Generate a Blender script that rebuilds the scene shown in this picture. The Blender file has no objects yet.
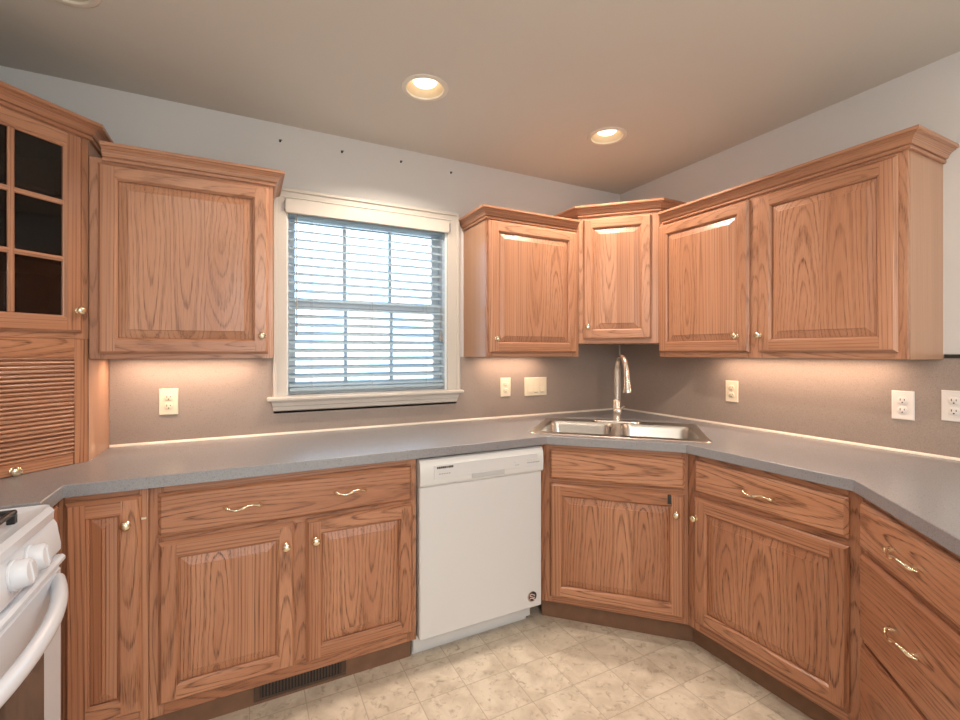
import bpy, bmesh, math, random
from mathutils import Vector, Matrix
from mathutils.geometry import tessellate_polygon
random.seed(7)
C = bpy.context.scene.collection
PI = math.pi
Q = 2 ** -0.5

# ------------------------------------------------------------------ camera, world, lights, exposure
CEIL = 2.424
YW, XW, XL = 2.417, 2.347, -1.12          # back wall, right wall, left wall
cam_d = bpy.data.cameras.new('camera'); cam = bpy.data.objects.new('camera', cam_d); C.objects.link(cam)
cam_d.sensor_width = 36.0; cam_d.lens = 456.3 / 960 * 36; cam_d.clip_start = 0.02
cam.location = (0, 0, 1.314); cam.rotation_euler = (PI / 2, 0, -math.radians(26.975))
cam_d.shift_x = 0.0014; cam_d.shift_y = -8.03 / 960
bpy.context.scene.camera = cam

W = bpy.data.worlds.new('world'); bpy.context.scene.world = W; W.use_nodes = True
bg = W.node_tree.nodes['Background']; bg.inputs[1].default_value = 6.0
_tc = W.node_tree.nodes.new('ShaderNodeTexCoord'); _sp = W.node_tree.nodes.new('ShaderNodeSeparateXYZ'); _rp = W.node_tree.nodes.new('ShaderNodeValToRGB')
W.node_tree.links.new(_tc.outputs['Generated'], _sp.inputs[0]); W.node_tree.links.new(_sp.outputs['Y'], _rp.inputs[0]); W.node_tree.links.new(_rp.outputs[0], bg.inputs[0])
_rp.color_ramp.elements[0].position = 0.0; _rp.color_ramp.elements[0].color = (0.51, 0.52, 0.53, 1)      # hazy sunny side
_rp.color_ramp.elements[1].position = 0.35; _rp.color_ramp.elements[1].color = (0.56, 0.77, 1.0, 1)    # blue shaded side beyond the sink window

vs = bpy.context.scene.view_settings
vs.view_transform = 'Standard'; vs.look = 'None'; vs.gamma = 1.0; vs.exposure = -0.16; vs.use_curve_mapping = False

def area(name, loc, rot, sx, sy, power, col, spread=None, shape='RECTANGLE'):
    d = bpy.data.lights.new(name, 'AREA'); d.shape = shape; d.size = sx
    if shape == 'RECTANGLE': d.size_y = sy
    d.energy = power; d.color = col
    if spread: d.spread = spread
    o = bpy.data.objects.new(name, d); C.objects.link(o); o.location = loc; o.rotation_euler = rot
    return o
WARM = (1.0, 0.83, 0.67)
# daylight entering by the glazed patio door in the rear wall
for pl, pr, px, py in (((0.55, -2.62, 1.07), (PI / 2, 0, 0), 2.6, 2.04), ((0.599, 2.55, 1.57), (-PI / 2, 0, 0), 0.86, 0.94)):
    area('sky_portal', pl, pr, px, py, 1, (1, 1, 1)).data.cycles.is_portal = True
# added area lights in place of unseen downlights further back in the room
for lx, ly in ((-0.3, 0.25), (1.35, 0.0), (0.5, -1.3)):
    area('rear_ceiling_fill', (lx, ly, CEIL - 0.004), (0, 0, 0), 0.15, 0.15, 9, WARM, shape='DISK')
# unseen point light added behind the camera to brighten ceiling and upper walls
_d = bpy.data.lights.new('rear_fill_light', 'POINT'); _d.energy = 46; _d.color = (1.0, 0.93, 0.85); _d.shadow_soft_size = 0.14
_o = bpy.data.objects.new('rear_fill_light', _d); C.objects.link(_o); _o.location = (0.30, -0.65, 1.82)
# the three recessed lights in view
CANS = ((0.669, 1.812), (1.652, 1.791), (-0.501, 1.792))
for lx, ly in CANS:
    if lx < 0: continue                                  # the third is switched off
    sd = bpy.data.lights.new('recessed_lamp', 'SPOT'); sd.energy = 66; sd.color = WARM; sd.spot_size = math.radians(140); sd.spot_blend = 0.35; sd.shadow_soft_size = 0.04
    so = bpy.data.objects.new('recessed_lamp', sd); C.objects.link(so); so.location = (lx, ly, CEIL + 0.012)
# warm strip lamps under the wall cabinets
UND = (1.0, 0.68, 0.48)
area('strip_lamp', (-0.22, 2.33, 1.283), (0, 0, 0), 0.50, 0.03, 2.5, UND)
area('strip_lamp', (1.43, 2.33, 1.283), (0, 0, 0), 0.40, 0.03, 1.7, UND)
area('strip_lamp', (2.26, 1.25, 1.283), (0, 0, 0), 0.03, 0.75, 3.2, UND)

# ------------------------------------------------------------------ materials
class NT:
    def __init__(s, name):
        s.m = bpy.data.materials.new(name); s.m.use_nodes = True
        s.t = s.m.node_tree; s.b = s.t.nodes['Principled BSDF']
    def n(s, typ, **kw):
        x = s.t.nodes.new(typ)
        for k, v in kw.items(): setattr(x, k, v)
        return x
    def put(s, sock, v):
        if v is None: return
        if hasattr(v, 'is_output') or isinstance(v, bpy.types.NodeSocket): s.t.links.new(v, sock)
        else: sock.default_value = v
    def math(s, op, a, b=None, c=None, clamp=False):
        x = s.n('ShaderNodeMath', operation=op); x.use_clamp = clamp
        s.put(x.inputs[0], a); s.put(x.inputs[1], b)
        if c is not None: s.put(x.inputs[2], c)
        return x.outputs[0]
    def comb(s, a, b, c):
        x = s.n('ShaderNodeCombineXYZ'); s.put(x.inputs[0], a); s.put(x.inputs[1], b); s.put(x.inputs[2], c); return x.outputs[0]
    def vmul(s, v, k):
        x = s.n('ShaderNodeVectorMath', operation='MULTIPLY'); s.put(x.inputs[0], v); x.inputs[1].default_value = k; return x.outputs[0]
    def noise(s, v, scale, detail=2, rough=0.5, dist=0.0):
        x = s.n('ShaderNodeTexNoise'); s.put(x.inputs['Vector'], v)
        x.inputs['Scale'].default_value = scale; x.inputs['Detail'].default_value = detail
        x.inputs['Roughness'].default_value = rough; x.inputs['Distortion'].default_value = dist
        return x.outputs['Fac']
    def ramp(s, f, stops, interp='LINEAR'):
        x = s.n('ShaderNodeValToRGB'); x.color_ramp.interpolation = interp
        e = x.color_ramp.elements
        while len(e) < len(stops): e.new(0.5)
        for el, (p, c) in zip(e, stops):
            el.position = p; el.color = tuple(c) + (1,) if not isinstance(c, (int, float)) else (c, c, c, 1)
        s.put(x.inputs[0], f); return x.outputs[0]
    def mix(s, f, a, b, blend='MIX'):
        x = s.n('ShaderNodeMix', data_type='RGBA', blend_type=blend)
        s.put(x.inputs[0], f)
        for i, v in ((6, a), (7, b)):
            if isinstance(v, tuple): v = v if len(v) == 4 else v + (1,)
            s.put(x.inputs[i], v)
        return x.outputs[2]
    def pos(s): return s.n('ShaderNodeNewGeometry').outputs['Position']
    def bump(s, h, strength, dist=0.001):
        x = s.n('ShaderNodeBump'); x.inputs['Strength'].default_value = strength; x.inputs['Distance'].default_value = dist
        s.put(x.inputs['Height'], h); s.put(s.b.inputs['Normal'], x.outputs[0])
    def set(s, col=None, rough=None, metal=None, spec=None, **kw):
        s.put(s.b.inputs['Base Color'], (col + (1,)) if isinstance(col, tuple) and len(col) == 3 else col)
        s.put(s.b.inputs['Roughness'], rough); s.put(s.b.inputs['Metallic'], metal); s.put(s.b.inputs['Specular IOR Level'], spec)
        for k, v in kw.items(): s.put(s.b.inputs[k], v)
        return s.m

def oak(name, light, mid, dark, ringden=62.0, k=1.0):
    t = NT(name)
    at = t.n('ShaderNodeAttribute', attribute_name='gv').outputs['Vector']
    tone = t.n('ShaderNodeAttribute', attribute_name='tone').outputs['Fac']
    sp = t.n('ShaderNodeSeparateXYZ'); t.put(sp.inputs[0], at)
    a, d, l = sp.outputs
    w1 = t.noise(t.comb(t.math('MULTIPLY', a, 6.0), t.math('MULTIPLY', d, 6.0), t.math('MULTIPLY', l, 2.0)), 1.0, 2)
    aw = t.math('ADD', a, t.math('MULTIPLY', t.math('SUBTRACT', w1, 0.5), 0.05))
    dd = t.math('ADD', t.math('MULTIPLY', d, 0.8), t.math('MULTIPLY', l, 0.10))
    R = t.math('SQRT', t.math('ADD', t.math('MULTIPLY', aw, aw), t.math('MULTIPLY', dd, dd)))
    R = t.math('ADD', R, t.math('MULTIPLY', t.math('MULTIPLY', R, R), 2.0))
    w2 = t.noise(t.comb(t.math('MULTIPLY', a, 150.0), t.math('MULTIPLY', d, 150.0), t.math('MULTIPLY', l, 16.0)), 1.0, 2)
    w3 = t.noise(t.comb(t.math('MULTIPLY', R, 42.0), 0.0, 0.0), 1.0, 2)
    ph = t.math('ADD', t.math('ADD', t.math('MULTIPLY', R, ringden), t.math('MULTIPLY', w2, 0.40)), t.math('MULTIPLY', w3, 1.6))
    fr = t.math('FRACT', ph)
    ring = t.ramp(fr, [(0.0, 0.12), (0.40, 0.0), (0.62, 0.30), (0.80, 1.0), (0.92, 0.8), (1.0, 0.12)])
    ring = t.math('MULTIPLY', ring, t.ramp(t.noise(t.comb(t.math('MULTIPLY', R, 30.0), 7.0, t.math('MULTIPLY', l, 0.8)), 1.0, 2), [(0.32, 0.30), (0.62, 1.0)]))
    pores = t.ramp(t.noise(t.comb(t.math('MULTIPLY', a, 480.0), t.math('MULTIPLY', d, 480.0), t.math('MULTIPLY', l, 20.0)), 1.0, 1), [(0.44, 0.0), (0.66, 1.0)])
    broad = t.noise(t.comb(t.math('MULTIPLY', a, 14.0), t.math('MULTIPLY', d, 14.0), t.math('MULTIPLY', l, 1.3)), 1.0, 2)
    base = t.mix(t.ramp(broad, [(0.3, 0.0), (0.7, 1.0)]), light, mid)
    amt = t.math('MULTIPLY', ring, t.math('ADD', 0.36 * k, t.math('MULTIPLY', pores, 0.42 * k)))
    amt = t.math('ADD', amt, t.math('MULTIPLY', pores, 0.15), clamp=True)
    col = t.mix(amt, base, dark)
    tn = t.math('ADD', 1.0, t.math('MULTIPLY', tone, 0.11))
    col = t.mix(1.0, col, t.comb(tn, t.math('ADD', 1.0, t.math('MULTIPLY', tone, 0.15)), t.math('ADD', 1.0, t.math('MULTIPLY', tone, 0.18))), 'MULTIPLY')
    t.bump(t.math('MULTIPLY', amt, -1.0), 0.2, 0.0006)
    return t.set(col, 0.30, 0.0, 0.5)
OAK = oak('oak', (0.50, 0.243, 0.136), (0.395, 0.174, 0.092), (0.105, 0.036, 0.016), 58.0, 1.5)
OAK_LIT = oak('lit_fine_oak', (0.52, 0.272, 0.166), (0.44, 0.212, 0.122), (0.15, 0.056, 0.027), 58.0, 1.1)  # softer-grained copy of the oak, paled as if lit on the wall cabinets
OAK_END = oak('pale_oak_veneer', (0.56, 0.335, 0.22), (0.50, 0.285, 0.175), (0.33, 0.16, 0.09), 40.0, 0.25)

def plain(name, col, rough=0.5, metal=0.0, spec=0.5, var=0.0, scale=8.0, **kw):
    t = NT(name)
    c = col
    if var:
        f = t.noise(t.pos(), scale, 3)
        c = t.mix(f, tuple(x * (1 - var) for x in col), tuple(min(1, x * (1 + var)) for x in col))
    return t.set(c, rough, metal, spec, **kw)
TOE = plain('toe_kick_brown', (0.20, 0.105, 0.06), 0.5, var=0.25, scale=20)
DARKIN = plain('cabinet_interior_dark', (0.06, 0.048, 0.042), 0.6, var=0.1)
WHITE = plain('white_enamel', (0.65, 0.66, 0.67), 0.28, var=0.01)
WHITE2 = plain('white_plastic', (0.66, 0.67, 0.67), 0.38, var=0.01)
STOVE_BLUELIT = plain('stove_enamel_blue_lit', (0.66, 0.71, 0.79), 0.22, var=0.01)  # white enamel with the window's blue daylight put into its colour
IVORY = plain('ivory_plastic', (0.80, 0.72, 0.56), 0.35, var=0.01)
IVORYW = plain('white_outlet_plastic', (0.82, 0.78, 0.74), 0.35, var=0.01)
DARK = plain('dark_slot', (0.02, 0.018, 0.016), 0.6, var=0.1)
BLACK = plain('black_iron', (0.018, 0.018, 0.02), 0.45, var=0.1)
GREYP = plain('grey_print', (0.30, 0.30, 0.31), 0.5, var=0.05)
TRIM = plain('cream_trim_paint', (0.60, 0.56, 0.51), 0.4, var=0.015)
SASH = plain('white_vinyl_sash', (0.78, 0.82, 0.84), 0.4, var=0.02)
CAULK = plain('white_caulk', (0.80, 0.74, 0.66), 0.45, var=0.03, scale=30)
BRASS = plain('polished_brass', (0.86, 0.76, 0.56), 0.16, 1.0, var=0.06, scale=60)
STEEL = plain('brushed_steel', (0.50, 0.475, 0.44), 0.28, 1.0, var=0.04, scale=40)
NICKEL = plain('brushed_nickel', (0.68, 0.63, 0.57), 0.27, 1.0, var=0.04, scale=60)
VENTM = plain('brown_vent_metal', (0.10, 0.062, 0.042), 0.4, 0.3, var=0.1)
CANW = plain('white_trim_ring', (0.74, 0.68, 0.60), 0.45, var=0.02)
BAFF = plain('amber_lit_baffle', (0.52, 0.42, 0.30), 0.4, var=0.02)  # white baffle, coloured amber in place of the warm lamplight
OVENGL = plain('oven_window_glass', (0.10, 0.085, 0.075), 0.06, var=0.1)
CORD = plain('blind_cord', (0.50, 0.52, 0.52), 0.7, var=0.05)
GRASS = plain('outdoor_lawn', (0.52, 0.56, 0.50), 0.9, var=0.3, scale=3)

def mk_emit(name, col, s):
    t = NT(name); t.b.inputs['Emission Color'].default_value = col + (1,); t.b.inputs['Emission Strength'].default_value = s
    return t.set(col, 0.4)
BULB = mk_emit('lit_bulb', (1.0, 0.86, 0.64), 3.2)

def mk_slat():
    t = NT('skylit_blind_slat'); t.set((0.46, 0.58, 0.66), 0.4)  # white slats tinted blue-grey, sky light put into the colour
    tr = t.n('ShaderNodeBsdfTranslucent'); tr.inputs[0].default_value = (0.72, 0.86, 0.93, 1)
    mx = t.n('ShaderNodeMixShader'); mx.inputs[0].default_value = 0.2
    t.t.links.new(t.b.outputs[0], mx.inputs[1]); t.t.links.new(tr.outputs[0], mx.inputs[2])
    t.t.links.new(mx.outputs[0], t.t.nodes['Material Output'].inputs['Surface']); return t.m
SLAT = mk_slat()
def mk_glass(name, tint, refl):
    t = NT(name); t.t.nodes.remove(t.b)
    tr = t.n('ShaderNodeBsdfTransparent'); tr.inputs[0].default_value = tint + (1,)
    gl = t.n('ShaderNodeBsdfGlossy'); gl.inputs['Roughness'].default_value = 0.03
    fr = t.n('ShaderNodeFresnel'); fr.inputs[0].default_value = refl
    mx = t.n('ShaderNodeMixShader'); L = t.t.links.new
    L(fr.outputs[0], mx.inputs[0]); L(tr.outputs[0], mx.inputs[1]); L(gl.outputs[0], mx.inputs[2])
    L(mx.outputs[0], t.t.nodes['Material Output'].inputs['Surface']); return t.m
GLASS = mk_glass('clear_window_glass', (0.95, 0.98, 1.0), 1.45)
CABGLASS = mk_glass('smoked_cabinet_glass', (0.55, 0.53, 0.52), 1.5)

def mk_wall():
    t = NT('grey_wall_paint'); p = t.pos()
    f = t.noise(p, 1.2, 3)
    c = t.mix(f, (0.63, 0.615, 0.605), (0.68, 0.665, 0.655))
    t.bump(t.noise(p, 260, 2), 0.08, 0.0006)
    return t.set(c, 0.75, 0, 0.3)
WALL = mk_wall()
def mk_ceiling():
    t = NT('taupe_ceiling_paint'); p = t.pos()
    c = t.mix(t.noise(p, 0.8, 2), (0.60, 0.57, 0.525), (0.65, 0.62, 0.575))
    t.bump(t.noise(p, 200, 2), 0.06, 0.0006)
    return t.set(c, 0.7, 0, 0.3)
CEILM = mk_ceiling()
def speckle(name, c0, c1, c2, rough, spec=0.5, scale=260):
    t = NT(name); p = t.pos()
    f = t.noise(p, scale, 2, 0.7); g = t.noise(p, scale * 0.45, 2, 0.6)
    c = t.mix(t.ramp(f, [(0.36, 0.0), (0.64, 1.0)]), c0, c1)
    c = t.mix(t.ramp(g, [(0.58, 0.0), (0.72, 0.7)]), c, c2)
    return t.set(c, rough, 0, spec)
COUNTER = speckle('grey_speckled_laminate', (0.225, 0.227, 0.242), (0.29, 0.292, 0.31), (0.155, 0.16, 0.18), 0.26, 1.0, 420)
SPLASH = speckle('taupe_speckled_splash', (0.31, 0.25, 0.215), (0.38, 0.315, 0.275), (0.25, 0.20, 0.17), 0.40, 0.4, 380)

def mk_floor():
    t = NT('beige_vinyl_tile'); p = t.pos()
    sp = t.n('ShaderNodeSeparateXYZ'); t.put(sp.inputs[0], p); x, y = sp.outputs[0], sp.outputs[1]
    T = 0.19
    def line(c, off):
        u = t.math('FRACT', t.math('DIVIDE', t.math('SUBTRACT', c, off), T))
        e = t.math('ABSOLUTE', t.math('SUBTRACT', u, 0.5))
        return t.math('GREATER_THAN', e, 0.5 - 0.009)
    def cell(c, off): return t.math('FLOOR', t.math('DIVIDE', t.math('SUBTRACT', c, off), T))
    grout = t.math('MAXIMUM', line(x, 0.96), line(y, 1.625))
    cx, cy = cell(x, 0.96), cell(y, 1.625)
    wn = t.n('ShaderNodeTexWhiteNoise', noise_dimensions='2D'); t.put(wn.inputs['Vector'], t.comb(cx, cy, 0.0))
    shift = t.comb(t.math('ADD', x, t.math('MULTIPLY', cx, 3.1)), t.math('ADD', y, t.math('MULTIPLY', cy, 1.7)), 0.0)
    m1 = t.noise(shift, 9.0, 5, 0.62, 0.6); m2 = t.noise(shift, 30.0, 4, 0.65, 0.8); m3 = t.noise(shift, 80, 3, 0.6)
    c = t.mix(t.ramp(m1, [(0.32, 0.0), (0.62, 1.0)]), (0.54, 0.46, 0.36), (0.76, 0.68, 0.565))
    c = t.mix(t.ramp(m2, [(0.55, 0.0), (0.70, 0.8)]), c, (0.35, 0.275, 0.195))
    c = t.mix(t.ramp(m3, [(0.60, 0.0), (0.75, 0.45)]), c, (0.78, 0.72, 0.62))
    c = t.mix(t.math('MULTIPLY', wn.outputs['Value'], 0.22), c, (0.58, 0.50, 0.39))
    c = t.mix(t.math('MULTIPLY', grout, 0.8), c, (0.44, 0.365, 0.275))
    return t.set(c, 0.42, 0, 0.4)
FLOORM = mk_floor()

# ------------------------------------------------------------------ mesh helpers
def rnd(a, b): return random.uniform(a, b)
class Grain:
    """one board: maps a local point to (across, depth, along) in the log it was cut from"""
    def __init__(s, along='z', thick='y', centre=(0, 0, 0), plain_sawn=True, veneer=False):
        s.al = 'xyz'.index(along); s.th = 'xyz'.index(thick); s.ac = 3 - s.al - s.th
        s.c = centre
        s.ja = rnd(-0.02, 0.02) if plain_sawn else rnd(0.06, 0.16) * random.choice((-1, 1))
        s.jd = rnd(0.005, 0.03); s.jl = rnd(-0.28, 0.28); s.sg = random.choice((-1, 1)) * (rnd(0.7, 1.5) if plain_sawn else rnd(0.15, 0.5))
        if veneer: s.sg = 0.12; s.ja = 0.1; s.jl = 0; s.tone = 0
        s.tone = rnd(-1, 1)
    def __call__(s, p):
        return (p[s.ac] - s.c[s.ac] + s.ja, p[s.th] - s.c[s.th] + s.jd, s.sg * (p[s.al] - s.c[s.al]) + s.jl)
class MB:
    def __init__(s): s.v = []; s.f = []; s.g = []; s.t = []; s.mi = []; s.sm = []; s.gr = None; s.cm = 0; s.cs = False
    def vert(s, p):
        s.v.append(tuple(p))
        if s.gr: s.g.append(s.gr(p)); s.t.append(s.gr.tone)
        else: s.g.append((p[0], p[1], p[2])); s.t.append(0.0)
        return len(s.v) - 1
    def face(s, idx): s.f.append(tuple(idx)); s.mi.append(s.cm); s.sm.append(s.cs)
    def poly(s, pts): s.face([s.vert(p) for p in pts])
    def box(s, x0, x1, y0, y1, z0, z1, c=0.0):
        if c <= 0:
            i = [s.vert(p) for p in ((x0,y0,z0),(x1,y0,z0),(x1,y1,z0),(x0,y1,z0),(x0,y0,z1),(x1,y0,z1),(x1,y1,z1),(x0,y1,z1))]
            for q in ((0,3,2,1),(4,5,6,7),(0,1,5,4),(1,2,6,5),(2,3,7,6),(3,0,4,7)): s.face([i[k] for k in q])
            return
        X = (x0, x1); Y = (y0, y1); Z = (z0, z1); sg = (1, -1); id_ = {}
        for a in (0, 1):
            for b in (0, 1):
                for d in (0, 1):
                    for ax in range(3):
                        p = [X[a] + sg[a] * c, Y[b] + sg[b] * c, Z[d] + sg[d] * c]
                        p[ax] = (X[a], Y[b], Z[d])[ax]
                        id_[a, b, d, ax] = s.vert(p)
        def add(keys, flip): s.face([id_[k] for k in (reversed(keys) if flip else keys)])
        for ax in range(3):
            o = [k for k in range(3) if k != ax]
            for e in (0, 1):
                ks = []
                for (m, n) in ((0, 0), (1, 0), (1, 1), (0, 1)):
                    k = [0, 0, 0]; k[ax] = e; k[o[0]] = m; k[o[1]] = n; ks.append((*k, ax))
                add(ks, (e == 0) != (ax == 1))
            # edges parallel to ax
            for m in (0, 1):
                for n in (0, 1):
                    k0 = [0, 0, 0]; k1 = [0, 0, 0]
                    k0[o[0]] = k1[o[0]] = m; k0[o[1]] = k1[o[1]] = n; k1[ax] = 1
                    add([(*k0, o[0]), (*k1, o[0]), (*k1, o[1]), (*k0, o[1])], False)
        for a in (0, 1):
            for b in (0, 1):
                for d in (0, 1): add([(a, b, d, 0), (a, b, d, 1), (a, b, d, 2)], False)
    def prism(s, foot, z0, z1, top=True, bottom=True):
        n = len(foot)
        lo = [s.vert((*p, z0)) for p in foot]; hi = [s.vert((*p, z1)) for p in foot]
        for i in range(n): j = (i + 1) % n; s.face((lo[i], lo[j], hi[j], hi[i]))
        for (idx, up) in ((hi, True), (lo, False)):
            if (up and top) or (not up and bottom):
                for tri in tessellate_polygon([[Vector((*p, 0)) for p in foot]]): s.face([idx[k] for k in tri])
    def loft(s, loops, closed=True, cap0=False, cap1=False):
        ids = [[s.vert(p) for p in L] for L in loops]
        n = len(ids[0])
        for A, B in zip(ids, ids[1:]):
            for i in range(n if closed else n - 1):
                j = (i + 1) % n; s.face((A[i], A[j], B[j], B[i]))
        if cap0: s.face(list(reversed(ids[0])))
        if cap1: s.face(ids[-1])
        return ids
    def lathe(s, prof, centre=(0, 0, 0), axis='z', seg=20, cap0=False, cap1=False):
        """prof: (radius, height along axis)"""
        loops = []
        for r, h in prof:
            L = []
            for k in range(seg):
                a = 2 * PI * k / seg; u, w = r * math.cos(a), r * math.sin(a)
                p = {'z': (u, w, h), 'y': (u, h, w), 'x': (h, u, w)}[axis]
                L.append(tuple(p[i] + centre[i] for i in range(3)))
            loops.append(L)
        s.loft(loops, True, cap0, cap1)
    def tube(s, pts, rad, seg=10, flat=1.0):
        pts = [Vector(p) for p in pts]; n = len(pts)
        if not isinstance(rad, (list, tuple)): rad = [rad] * n
        loops = []; up = None
        for i, p in enumerate(pts):
            tg = (pts[min(i + 1, n - 1)] - pts[max(i - 1, 0)]).normalized()
            if up is None: up = Vector((0, 0, 1)) if abs(tg.z) < 0.9 else Vector((1, 0, 0))
            sd = tg.cross(up).normalized(); up = sd.cross(tg).normalized()
            loops.append([p + (sd * math.cos(2 * PI * k / seg) + up * math.sin(2 * PI * k / seg) * flat) * rad[i] for k in range(seg)])
        s.loft(loops, True, True, True)
    def build(s, name, mats, parent=None, smooth=None):
        me = bpy.data.meshes.new(name); me.from_pydata(s.v, [], s.f)
        a = me.attributes.new('gv', 'FLOAT_VECTOR', 'POINT'); a.data.foreach_set('vector', [c for g in s.g for c in g])
        b = me.attributes.new('tone', 'FLOAT', 'POINT'); b.data.foreach_set('value', s.t)
        for m in (mats if isinstance(mats, (list, tuple)) else [mats]): me.materials.append(m)
        me.polygons.foreach_set('material_index', s.mi)
        me.polygons.foreach_set('use_smooth', [bool(x) or bool(smooth) for x in s.sm])
        bm = bmesh.new(); bm.from_mesh(me); bmesh.ops.recalc_face_normals(bm, faces=bm.faces); bm.to_mesh(me); bm.free()
        me.update()
        if smooth and smooth is not True:
            try: me.set_sharp_from_angle(angle=math.radians(smooth))
            except Exception: pass
        o = bpy.data.objects.new(name, me); C.objects.link(o)
        if parent: o.parent = parent
        return o
def thing(name, label, cat, loc=(0, 0, 0), rz=0.0, group=None):
    o = bpy.data.objects.new(name, None); C.objects.link(o); o.empty_display_size = 0.1
    o.location = loc; o.rotation_euler = (0, 0, rz); o['label'] = label; o['category'] = cat
    if group: o['group'] = group
    return o
def tag(o, label, cat, group=None):
    o['label'] = label; o['category'] = cat
    if group: o['group'] = group
    return o
def struct(o): o['kind'] = 'structure'; return o
def sempty(name, loc=(0, 0, 0)):
    o = bpy.data.objects.new(name, None); C.objects.link(o); o.location = loc; o['kind'] = 'structure'; return o
def local(pts, loc, rz):
    c, s = math.cos(-rz), math.sin(-rz)
    return [((x - loc[0]) * c - (y - loc[1]) * s, (x - loc[0]) * s + (y - loc[1]) * c) for x, y in pts]
def rrect(x0, x1, y0, y1, r, n=6):
    P = []
    for cx, cy, a0 in ((x1 - r, y1 - r, 0), (x0 + r, y1 - r, 90), (x0 + r, y0 + r, 180), (x1 - r, y0 + r, 270)):
        for k in range(n + 1):
            a = math.radians(a0 + 90 * k / n); P.append((cx + r * math.cos(a), cy + r * math.sin(a)))
    return P

# ------------------------------------------------------------------ room shell
YB = -2.6
m = MB(); m.box(XL - 0.12, XW + 0.12, YB - 0.12, YW + 0.14, -0.08, 0.0); struct(m.build('floor', FLOORM))
# ceiling with round holes for the recessed lights
def ceiling():
    m = MB(); R = 0.083; S = 0.11
    xs = [XL - 0.12]; cols = sorted(CANS)
    ys0, ys1 = 1.66, 2.0
    for x0, x1 in ((XL - 0.12, XW + 0.12),):
        m.poly([(x0, YB - 0.12, CEIL), (x0, ys0, CEIL), (x1, ys0, CEIL), (x1, YB - 0.12, CEIL)])
        m.poly([(x0, ys1, CEIL), (x0, YW + 0.14, CEIL), (x1, YW + 0.14, CEIL), (x1, ys1, CEIL)])
    px = XL - 0.12
    for cx, cy in cols + [(None, None)]:
        nx = cx - S if cx is not None else XW + 0.12
        m.poly([(px, ys0, CEIL), (px, ys1, CEIL), (nx, ys1, CEIL), (nx, ys0, CEIL)])
        if cx is None: break
        n = 32; ring = []; sq = []
        for k in range(n):
            a = 2 * PI * (k + 0.5) / n - PI; c, s_ = math.cos(a), math.sin(a)
            ring.append((cx + R * c, cy + R * s_, CEIL))
            q = max(abs(c), abs(s_)); ux, uy = c / q, s_ / q
            sq.append((cx + S * ux, (cy + (ys1 - cy) * uy) if uy > 0 else (cy + (cy - ys0) * uy), CEIL))
        m.loft([sq, ring])
        for sx in (-1, 1):                                      # corner slivers of the square cell
            for yy in (ys0, ys1):
                c0 = (cx + sx * S, yy, CEIL)
                near = sorted(sq, key=lambda p: (p[0] - c0[0]) ** 2 + (p[1] - c0[1]) ** 2)[:2]
                m.poly([c0, near[0], near[1]])
        px = cx + S
    m.box(XL - 0.12, XW + 0.12, YB - 0.12, YW + 0.14, CEIL + 0.14, CEIL + 0.2)
    return struct(m.build('ceiling', CEILM))
ceiling()
WX0, WX1, WZ0, WZ1 = 0.171, 1.027, 1.10, 2.045               # window opening
m = MB()
m.box(XL - 0.12, WX0, YW, YW + 0.14, 0, CEIL + .14); m.box(WX1, XW + 0.12, YW, YW + 0.14, 0, CEIL + .14)
m.box(WX0, WX1, YW, YW + 0.14, 0, WZ0); m.box(WX0, WX1, YW, YW + 0.14, WZ1, CEIL + .14)
struct(m.build('wall_back', WALL))
m = MB(); m.box(XW, XW + 0.12, YB, YW, 0, CEIL + .14); struct(m.build('wall_right', WALL))
m = MB(); m.box(XL - 0.12, XL, YB, YW, 0, CEIL + .14); struct(m.build('wall_left', WALL))
m = MB()
DX0, DX1 = -0.8, 1.9
m.box(XL - 0.12, DX0, YB - 0.12, YB, 0, CEIL + .14); m.box(DX1, XW + 0.12, YB - 0.12, YB, 0, CEIL + .14); m.box(DX0, DX1, YB - 0.12, YB, 2.15, CEIL + .14)
struct(m.build('wall_front', WALL))
m = MB()
for x0 in (DX0, (DX0 + DX1) / 2 - 0.03, DX1 - 0.06): m.box(x0, x0 + 0.06, YB - 0.09, YB - 0.03, 0, 2.15)
m.box(DX0, DX1, YB - 0.09, YB - 0.03, 2.09, 2.15); m.box(DX0, DX1, YB - 0.09, YB - 0.03, 0, 0.05)
struct(m.build('door_1', TRIM))
m = MB(); m.poly([(-30, 2.9, -0.7), (30, 2.9, -0.7), (30, 45, -0.7), (-30, 45, -0.7)])
m.poly([(-30, -40, -0.3), (30, -40, -0.3), (30, -3, -0.3), (-30, -3, -0.3)])
o = m.build('lawn', GRASS); o['kind'] = 'structure'

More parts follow.
